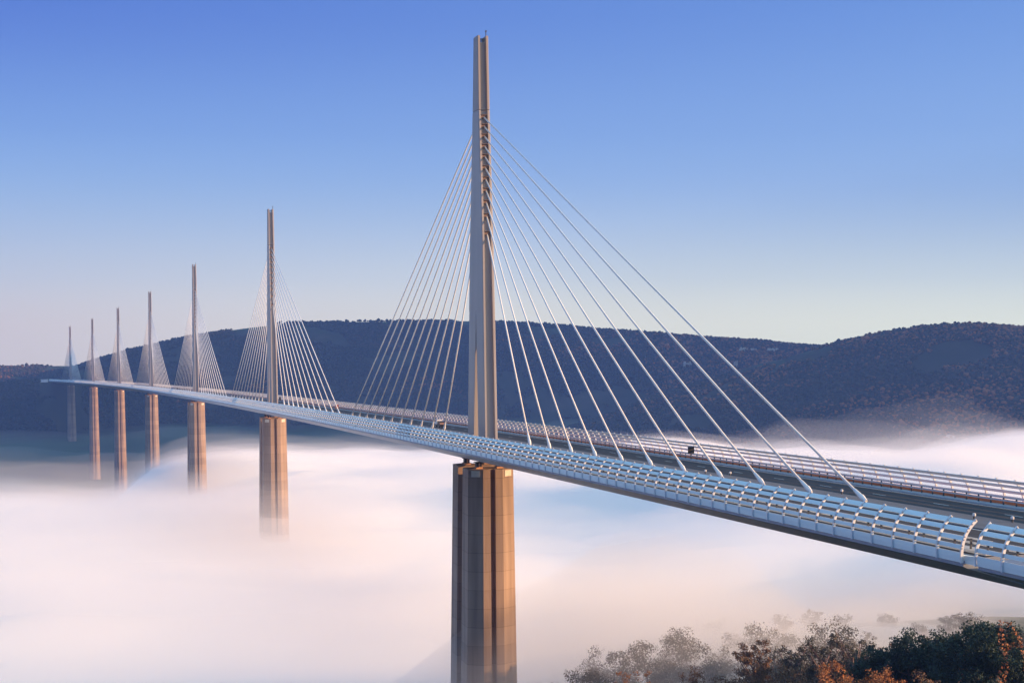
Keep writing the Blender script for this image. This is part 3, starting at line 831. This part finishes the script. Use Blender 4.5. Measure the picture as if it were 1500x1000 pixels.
def tree(name, x, y, h, spread, leafmat, leaves, label, cat, group=None, leaf=0.32, seed=0, bare=False, bushy=False, zoff=0.0):
    rs = np.random.default_rng(seed)
    z = float(terrain(x, y))+zoff
    o = empty(name, (x, y, z), rs.uniform(0, 6.28)); tag(o, label, cat, group)
    g, tips = branches(rs, h, spread, 9 if not bare else 13, 5 if not bare else 9, r0=0.022*h+0.05, up=0.45 if not bare else 0.8)
    g.build('trunk', M['bare_twig'] if bare else M['trunk'], o)
    cs, rd = [], []
    for t in tips:
        if rs.random() < (0.95 if not bare else 0.55):
            cs.append(tuple(t)); rd.append(spread*rs.uniform(0.20, 0.36)*(0.6 if bare else 1))
    if bushy:
        for k in range(40):
            a = rs.uniform(0, 6.28); rr = spread*math.sqrt(rs.random())*0.95; zz = h*rs.uniform(0.12, 0.95)
            lim = math.sqrt(max(0.05, 1-((zz/h-0.45)/0.62)**2)); rr *= lim
            cs.append((math.cos(a)*rr, math.sin(a)*rr, zz)); rd.append(spread*rs.uniform(0.18, 0.33))
    per = max(8, leaves//max(1, len(cs)))
    V, F = leaf_cloud(cs, rd, per, leaf, rs)
    c = link_mesh('crown', np_mesh('crown', V, F, M[leafmat]), o)
    return o, z

TREES = [
    ('evergreen_tree', 53.1, -76.5, 12.3, 5.0, 'leaf_dark', 13600, 'bushy', 'dark green rounded tree at the left end of the dark clump at lower right'),
    ('evergreen_tree', 55.0, -82.3, 14.3, 6.0, 'leaf_dark', 17000, 'bushy', 'dark green dense tree with a lobed top, second in the dark clump'),
    ('evergreen_tree', 61.0, -81.5, 13.6, 6.0, 'leaf_dark', 17000, 'bushy', 'dark green dense tree in the middle of the clump, no orange climbers on it'),
    ('climber_clad_tree', 59.1, -92.3, 13.7, 6.0, 'leaf_dark', 16150, 'climb', 'dark tree with a few orange climber strands, left neighbour of the tallest one'),
    ('climber_clad_tree', 59.1, -99.6, 16.2, 6.5, 'leaf_dark', 18700, 'climb', 'tallest dark tree at lower right, orange climbers hanging down its side'),
    ('reddish_tree', 66.8, -92.7, 15.3, 4.2, 'leaf_russet', 5100, 'bare', 'thin reddish half bare tree rising just behind the tallest dark tree'),
    ('evergreen_tree', 66.4, -99.9, 9.9, 5.5, 'leaf_dark', 11900, 'bushy', 'dark tree cut off by the right picture edge'),
    ('bare_tree', 51.9, -68.8, 16.6, 5.0, 'leaf_grey', 1530, 'bare', 'tall bare pinkish tree standing alone left of the dark clump'),
    ('bare_tree', 54.1, -53.9, 18.5, 5.0, 'leaf_grey', 2210, 'bare', 'bare purplish tree in the haze, left of the tall bare pinkish one'),
    ('bare_tree', 50.9, -47.7, 17.3, 5.0, 'leaf_grey', 2550, 'bare', 'bare twiggy tree in haze between the leafy orange tree and the purplish one'),
    ('autumn_tree', 41.2, -49.4, 18.8, 5.0, 'leaf_russet', 4420, 'bare', 'thin autumn tree with sparse orange leaves at its top, middle of the hazy grove'),
    ('hazy_tree', 42.1, -27.7, 20.9, 7.0, 'leaf_grey', 8500, 'bushy', 'grey green hazy tree just left of the sparse orange topped one'),
    ('hazy_tree', 38.3, -20.6, 26.3, 7.0, 'leaf_grey', 8500, 'bushy', 'greyish tree in thick haze, third from the left end of the grove'),
    ('hazy_tree', 29.8, -22.4, 24.5, 7.0, 'leaf_grey', 8500, 'bushy', 'greyish tree in thick haze, second from the left end of the grove'),
    ('hazy_tree', 23.2, -19.8, 24.2, 6.0, 'leaf_grey', 7650, 'bushy', 'faint greyish tree at the very left end of the grove, nearest the pier'),
    ('hazy_tree', 52.8, -37.4, 15.8, 6.0, 'leaf_grey', 7650, 'bushy', 'grey green tree behind the orange bushes, under the twiggy bare tree'),
    ('hazy_tree', 57.1, -46.5, 14.8, 6.0, 'leaf_grey', 7650, 'bushy', 'dim bluish tree at the foot of the bare purplish tree'),
    ('hazy_tree', 61.1, -54.5, 12.0, 5.0, 'leaf_dark', 7650, 'bushy', 'dim dark tree at the foot of the tall bare pinkish tree'),
    ('hazy_tree', 28.8, 10.1, 28.7, 7.0, 'leaf_grey', 7650, 'bushy', 'dim outline of a tree in thick fog, closest to the nearest pier'),
    ('hazy_tree', 50.5, 17.7, 29.7, 7.5, 'leaf_grey', 8500, 'bushy', 'pale outline of a tree behind the hazy grove, seen between two greyish crowns'),
    ('hazy_tree', 63.6, 6.4, 30.0, 7.5, 'leaf_grey', 8500, 'bushy', 'pale outline of a tree behind the hazy grove, left of the sparse orange topped one'),
    ('hazy_tree', 70.0, -2.4, 29.5, 7.5, 'leaf_grey', 8500, 'bushy', 'pale outline of a tree behind the twiggy bare tree'),
    ('hazy_tree', 74.5, -10.4, 27.4, 7.0, 'leaf_grey', 8500, 'bushy', 'pale outline of a tree behind and left of the bare purplish tree'),
    ('hazy_tree', 57.7, 68.7, 9.0, 5.5, 'leaf_grey', 5100, 'bushy', 'blurred low tree in the fog, left end of the faint far row of the woodland'),
    ('hazy_tree', 71.5, 79.4, 11.0, 6.0, 'leaf_grey', 5100, 'bushy', 'blurred rounded tree, second from the left in the faint far row'),
    ('hazy_tree', 84.6, 84.7, 10.0, 6.0, 'leaf_grey', 5100, 'bushy', 'blurred tree in the faint far row, third from its left end'),
    ('hazy_tree', 87.1, 67.2, 11.0, 6.0, 'leaf_grey', 5100, 'bushy', 'blurred tree in the faint far row, fourth from its left end'),
    ('hazy_tree', 105.9, 85.9, 9.0, 6.0, 'leaf_grey', 5100, 'bushy', 'blurred tree in the middle of the faint far row'),
    ('hazy_tree', 108.3, 67.9, 10.0, 6.5, 'leaf_grey', 5100, 'bushy', 'blurred broad tree in the faint far row, right of its middle'),
    ('hazy_tree', 110.4, 49.8, 10.0, 6.0, 'leaf_grey', 5100, 'bushy', 'blurred tree in the faint far row, second from its right end'),
    ('hazy_tree', 126.7, 63.5, 8.0, 5.0, 'leaf_grey', 4250, 'bushy', 'blurred small tree closing the right end of the faint far row'),
    ('bare_tree', 75.9, -45.9, 14.1, 4.5, 'leaf_russet', 1530, 'bare', 'thin bare pink tree rising behind the lobed dark tree'),
    ('hazy_tree', 12.6, -31.9, 16.1, 6.5, 'leaf_grey', 7650, 'bushy', 'hazy low crown at the bottom edge, first one right of the nearest pier'),
    ('hazy_tree', 24.5, -9.6, 29.7, 7.0, 'leaf_grey', 7650, 'bushy', 'pale crown behind the hazy low crown, a little right of the nearest pier'),
    ('hazy_tree', 43.0, -17.1, 28.8, 7.5, 'leaf_grey', 8500, 'bushy', 'tallest pale crown of the left half of the hazy grove'),
    ('hazy_tree', 59.4, -16.0, 28.2, 7.5, 'leaf_grey', 8500, 'bushy', 'pale high crown just right of the sparse orange topped tree'),
    ('hazy_tree', 69.9, -30.7, 20.7, 7.0, 'leaf_grey', 8500, 'bushy', 'pale high crown between the two tall bare trees'),
    ('hedge_tree', 78.3, 110.0, 8.8, 3.6, 'leaf_grey', 2550, 'bushy', 'blurred grey green hedge tree on the foggy field behind the dark trees'),
    ('hedge_tree', 85.1, 98.7, 9.6, 4.1, 'leaf_grey', 2550, 'bushy', 'blurred grey green hedge tree on the foggy field behind the dark trees'),
    ('hedge_tree', 101.3, 118.9, 9.4, 3.1, 'leaf_grey', 2550, 'bushy', 'blurred grey green hedge tree on the foggy field behind the dark trees'),
    ('hedge_tree', 120.1, 140.1, 8.9, 4.0, 'leaf_grey', 2550, 'bushy', 'blurred grey green hedge tree on the foggy field behind the dark trees'),
    ('hedge_tree', 108.5, 100.2, 10.5, 3.5, 'leaf_grey', 2550, 'bushy', 'blurred grey green hedge tree on the foggy field behind the dark trees'),
    ('hedge_tree', 109.4, 87.5, 8.1, 4.1, 'leaf_grey', 2550, 'bushy', 'blurred grey green hedge tree on the foggy field behind the dark trees'),
    ('hedge_tree', 130.2, 110.6, 10.2, 4.0, 'leaf_grey', 2550, 'bushy', 'blurred grey green hedge tree on the foggy field behind the dark trees'),
    ('hedge_tree', 149.1, 125.5, 9.6, 4.1, 'leaf_grey', 2550, 'bushy', 'blurred grey green hedge tree on the foggy field behind the dark trees'),
    ('hedge_tree', 154.3, 115.7, 8.9, 3.9, 'leaf_grey', 2550, 'bushy', 'blurred grey green hedge tree on the foggy field behind the dark trees'),
    ('hedge_tree', 142.8, 79.6, 10.6, 2.9, 'leaf_grey', 2550, 'bushy', 'blurred grey green hedge tree on the foggy field behind the dark trees'),
    ('hedge_tree', 171.6, 116.0, 8.3, 4.2, 'leaf_grey', 2550, 'bushy', 'blurred grey green hedge tree on the foggy field behind the dark trees'),
    ('hedge_tree', 166.7, 89.5, 9.0, 4.0, 'leaf_grey', 2550, 'bushy', 'blurred grey green hedge tree on the foggy field behind the dark trees'),
    ('hedge_tree', 177.4, 89.7, 9.4, 3.4, 'leaf_grey', 2550, 'bushy', 'blurred grey green hedge tree on the foggy field behind the dark trees'),
    ('hedge_tree', 181.3, 85.8, 9.9, 4.1, 'leaf_grey', 2550, 'bushy', 'blurred grey green hedge tree on the foggy field behind the dark trees'),
    ('hedge_tree', 174.5, 62.6, 9.9, 3.3, 'leaf_grey', 2550, 'bushy', 'blurred grey green hedge tree on the foggy field behind the dark trees'),
    ('hedge_tree', 177.5, 51.7, 10.0, 3.1, 'leaf_grey', 2550, 'bushy', 'blurred grey green hedge tree on the foggy field behind the dark trees'),
    ('autumn_bush', 30.7, -98.1, 13.2, 3.4, 'leaf_orange', 4420, 'bush', 'bright orange bush, leftmost of the bright row below the bare trees'),
    ('autumn_bush', 31.3, -103.1, 11.5, 3.1, 'leaf_orange', 3740, 'bush', 'low orange bush between the leftmost and the highest bright bush'),
    ('autumn_bush', 34.3, -107.2, 12.7, 3.6, 'leaf_orange', 4760, 'bush', 'highest bright orange bush, in front of the left end of the dark clump'),
    ('autumn_bush', 39.1, -105.5, 10.4, 2.9, 'leaf_orange', 3740, 'bush', 'small orange bush just right of the highest bright bush'),
    ('autumn_bush', 41.3, -109.2, 11.2, 3.2, 'leaf_russet', 4080, 'bush', 'russet bush in front of the middle of the dark clump'),
    ('autumn_bush', 43.2, -112.9, 9.2, 3.1, 'leaf_orange', 3400, 'bush', 'low orange bush in front of the climber clad trees'),
    ('autumn_bush', 45.5, -116.9, 8.7, 3.1, 'leaf_russet', 3400, 'bush', 'low russet bush below the tallest dark tree'),
    ('autumn_bush', 26.2, -79.9, 13.9, 4.2, 'leaf_russet', 5100, 'bush', 'russet bush in light haze under the sparse orange topped tree'),
    ('autumn_bush', 30.5, -84.4, 12.7, 3.9, 'leaf_russet', 4760, 'bush', 'russet bush in light haze left of the bright orange row'),
    ('autumn_bush', 23.3, -60.9, 12.8, 3.4, 'leaf_russet', 3740, 'bush', 'small pinkish bush low in the haze, right of the two orange ones'),
    ('autumn_bush', 16.9, -51.7, 13.9, 2.9, 'leaf_orange', 3060, 'bush', 'small orange bush in haze, right one of the pair at the bottom edge'),
    ('autumn_bush', 14.0, -48.4, 14.6, 2.9, 'leaf_orange', 3060, 'bush', 'small orange bush in haze, left one of the pair at the bottom edge'),
    ('autumn_bush', 27.4, -67.2, 10.6, 3.6, 'leaf_russet', 3740, 'bush', 'low russet bush at the bottom edge, left of the hazy russet pair'),
]
GROUPS = {'hedge_tree': 'hedge trees on the foggy field', 'evergreen_tree': 'dark trees at lower right', 'climber_clad_tree': 'dark trees at lower right', 'reddish_tree': 'dark trees at lower right',
          'bare_tree': 'bare trees in the haze', 'autumn_tree': 'bare trees in the haze', 'hazy_tree': 'hazy grove left of the dark trees', 'autumn_bush': 'autumn bushes along the bottom edge'}
for i, (nm, x, y, h, spd, mat, lv, kind, lab) in enumerate(TREES):
    cat = 'bush' if kind == 'bush' else 'tree'
    o, z = tree(nm, x, y, h, spd, mat, lv, lab, cat, GROUPS[nm], 0.22 if kind != 'bush' else 0.17, 100+i, bare=(kind == 'bare'), bushy=(kind in ('bushy', 'climb', 'bush')), zoff=(-3.0 if nm == 'hedge_tree' else 0.0))
    if kind == 'climb':
        rs = np.random.default_rng(900+i); cs, rd = [], []
        for st in range(7 if spd > 6.2 else 4):
            a = rs.uniform(-2.6, 0.2); q = spd*0.92
            for zz in np.arange(h*0.25, h*0.95, 0.7):
                lim = math.sqrt(max(0.06, 1-((zz/h-0.45)/0.62)**2)); a += rs.uniform(-.07, .07)
                c0 = -o.rotation_euler.z
                cs.append((math.cos(a+c0)*q*lim*1.04, math.sin(a+c0)*q*lim*1.04, zz)); rd.append(rs.uniform(.25, .6))
        V, F = leaf_cloud(cs, rd, 9, 0.22, rs)
        link_mesh('climber', np_mesh('climber', V, F, M['leaf_ivy']), o)


# ------------------------------------------------------------------ fog bank filling the valley
edge_pts = np.array([[-1500, 620], [-600, 690], [-139, 735], [-60, 800], [11, 890], [110, 880], [215, 900], [437, 905], [639, 870], [900, 900], [1500, 960], [2600, 1100]], float)
def shelf(x, y): return np.exp(-(((x-155)/118)**4+((y-60)/140)**4))
def wells(x, y):      # the solid core sinks away round the pier shafts, the mist above stays level
    t = 0
    for s in (342, 684, 1026, 1368, 1710):
        cx, cy, cz = P(s)
        t = t + 24*np.exp(-(((x-cx)**2+(y-cy)**2)/48.0**2)**2)
    return t
def fog_top(x, y, k=0):
    e = np.interp(x, edge_pts[:, 0], edge_pts[:, 1]) + np.interp(x, [300, 700], [120, 60])*fbm(x, y, 260, 4, 51) + (45*fbm(x, y, 120, 3, 151+k) if k else 0)
    u = x*0.8; w = y*1.6
    q = fbm(u+60*fbm(x, y, 200, 2, 48), w+60*fbm(x, y, 200, 2, 49), 300, 3, 41)
    base = -80 + 24.0*q + 15.0*fbm(u, w, 130, 2, 42) + 2.0*fbm(u, w, 50, 2, 43)
    base = base - 2
    hole = np.exp(-(((x+112)/62)**2+((y-730)/75)**2))
    t = np.clip((y-e+60)/260, 0, 1); t = t*t*(3-2*t)
    near = np.clip((140-y)/260, 0, 1)*np.clip((x+40)/120, 0, 1)
    base = base - 7*np.clip((x-350)/400, 0, 1)
    return base - 130*t - 5*near - 55*hole - (26*shelf(x, y)+wells(x, y) if k == 0 else 0)
FOG_X = np.concatenate([np.arange(-1500, -500, 50), np.arange(-500, 1300, 14), np.arange(1300, 2600, 60)]).astype(float)
FOG_Y = np.concatenate([np.arange(-380, 1400, 14), np.arange(1400, 2300, 60)]).astype(float)
FX, FY = np.meshgrid(FOG_X, FOG_Y)
FT = fog_top(FX, FY)

def slab(Zt, zb):
    ny, nx = Zt.shape; n = nx*ny
    V = np.concatenate([np.stack([FX.ravel(), FY.ravel(), Zt.ravel()], 1), np.stack([FX.ravel(), FY.ravel(), np.full(n, zb)], 1)])
    i = np.arange(nx-1)[None, :]; j = np.arange(ny-1)[:, None]; a = (j*nx+i).ravel()
    T = np.stack([a, a+1, a+nx+1, a+nx], 1); B = T[:, ::-1]+n
    bd = []
    for k in range(nx-1):
        bd.append((k, k+n, k+1+n, k+1)); q = (ny-1)*nx+k; bd.append((q, q+1, q+1+n, q+n))
    for k in range(ny-1):
        q = k*nx; bd.append((q, q+nx, q+nx+n, q+n)); q = k*nx+nx-1; bd.append((q, q+n, q+nx+n, q+nx))
    return V, np.concatenate([T, B, np.array(bd)])

m, nt, b = new_mat('fog_body')
b.inputs['Base Color'].default_value = (0.93, 0.92, 0.92, 1); b.inputs['Roughness'].default_value = 1.0; b.inputs['Specular IOR Level'].default_value = 0.0
V, F = slab(FT, -330.0)
o = link_mesh('fog', np_mesh('fog', V, F, m, True)); tag(o, 'bright pinkish white fog bank filling the valley round the piers', 'fog', kind='stuff')

SHELLS = [(27, 0.0012), (20, 0.0022), (14, 0.0045), (9, 0.010), (5.5, 0.02), (3, 0.04), (0, 0.011), (-1, 0.0011)]
mist_root = None
for k, (hk, dk) in enumerate(SHELLS):
    th = 1+0.55*fbm(FX+k*31, FY*1.5-k*17, 210, 3, 60) + 0.34*fbm(FX*0.8, FY*1.5, 64, 3, 70+k) + 0.22*fbm(FX*0.8, FY*1.5, 34, 2, 170+k)
    th = (th + 1.0*np.exp(-((FX-62)**2+(FY+18)**2)/52**2))*np.interp(FY, [-150, 0, 340, 560, 720, 900], [0.95, 1.0, 1.2, 0.9, 0.55, 0.5])*np.interp(FX, [350, 700], [1.0, 1.15])
    top = fog_top(FX, FY, k+1)+hk*np.clip(th, 0.15, 2.4)
    if hk == -1:     # faint layer lying on the valley floor beyond the bank
        top = np.where(FY > 760, -148+30*fbm(FX, FY*1.6, 300, 4, 95), -300.0)
    if hk == 0:      # a loose veil of mist caught in the grove
        top = -86-200*np.clip((FY-300)/200, 0, 1)+66*np.exp(-((FX-38)**2+(FY+12)**2)/70**2)*(1+0.25*fbm(FX, FY, 45, 3, 91))
    V, F = slab(top, -335.0-k)
    mm = bpy.data.materials.new('mist_air'); mm.use_nodes = True; t = mm.node_tree
    for q in list(t.nodes):
        if q.type != 'OUTPUT_MATERIAL': t.nodes.remove(q)
    vs_ = t.nodes.new('ShaderNodeVolumeScatter'); vs_.inputs['Color'].default_value = (0.97, 0.97, 0.97, 1)
    vs_.inputs['Density'].default_value = dk; vs_.inputs['Anisotropy'].default_value = 0.0
    t.links.new(vs_.outputs[0], t.nodes['Material Output'].inputs['Volume'])
    o = link_mesh('mist' if mist_root is None else 'mist_layer', np_mesh('mist', V, F, mm, True), mist_root)
    if mist_root is None:
        mist_root = o; tag(o, 'thin drifting mist above the fog bank', 'mist', kind='stuff')
    else: o['kind'] = 'stuff'

# ------------------------------------------------------------------ air
def haze():
    g = MB(); lo, hi = Vector((-3150, -1380, -345)), Vector((4500, 4880, 600))
    g.box((lo+hi)/2, hi.x-lo.x, hi.y-lo.y, hi.z-lo.z)
    mm = bpy.data.materials.new('haze_air'); mm.use_nodes = True; t = mm.node_tree
    for q in list(t.nodes):
        if q.type != 'OUTPUT_MATERIAL': t.nodes.remove(q)
    pv = t.nodes.new('ShaderNodeVolumePrincipled'); pv.inputs['Density'].default_value = 1.05e-4
    pv.inputs['Color'].default_value = (0.22, 0.42, 1.0, 1)
    t.links.new(pv.outputs[0], t.nodes['Material Output'].inputs['Volume'])
    o = g.build('haze', mm); tag(o, 'pale blue air over the whole valley', 'haze', kind='stuff')
haze()

scene.cycles.volume_bounces = 6
scene.cycles.max_bounces = 8
scene.cycles.use_denoising = True
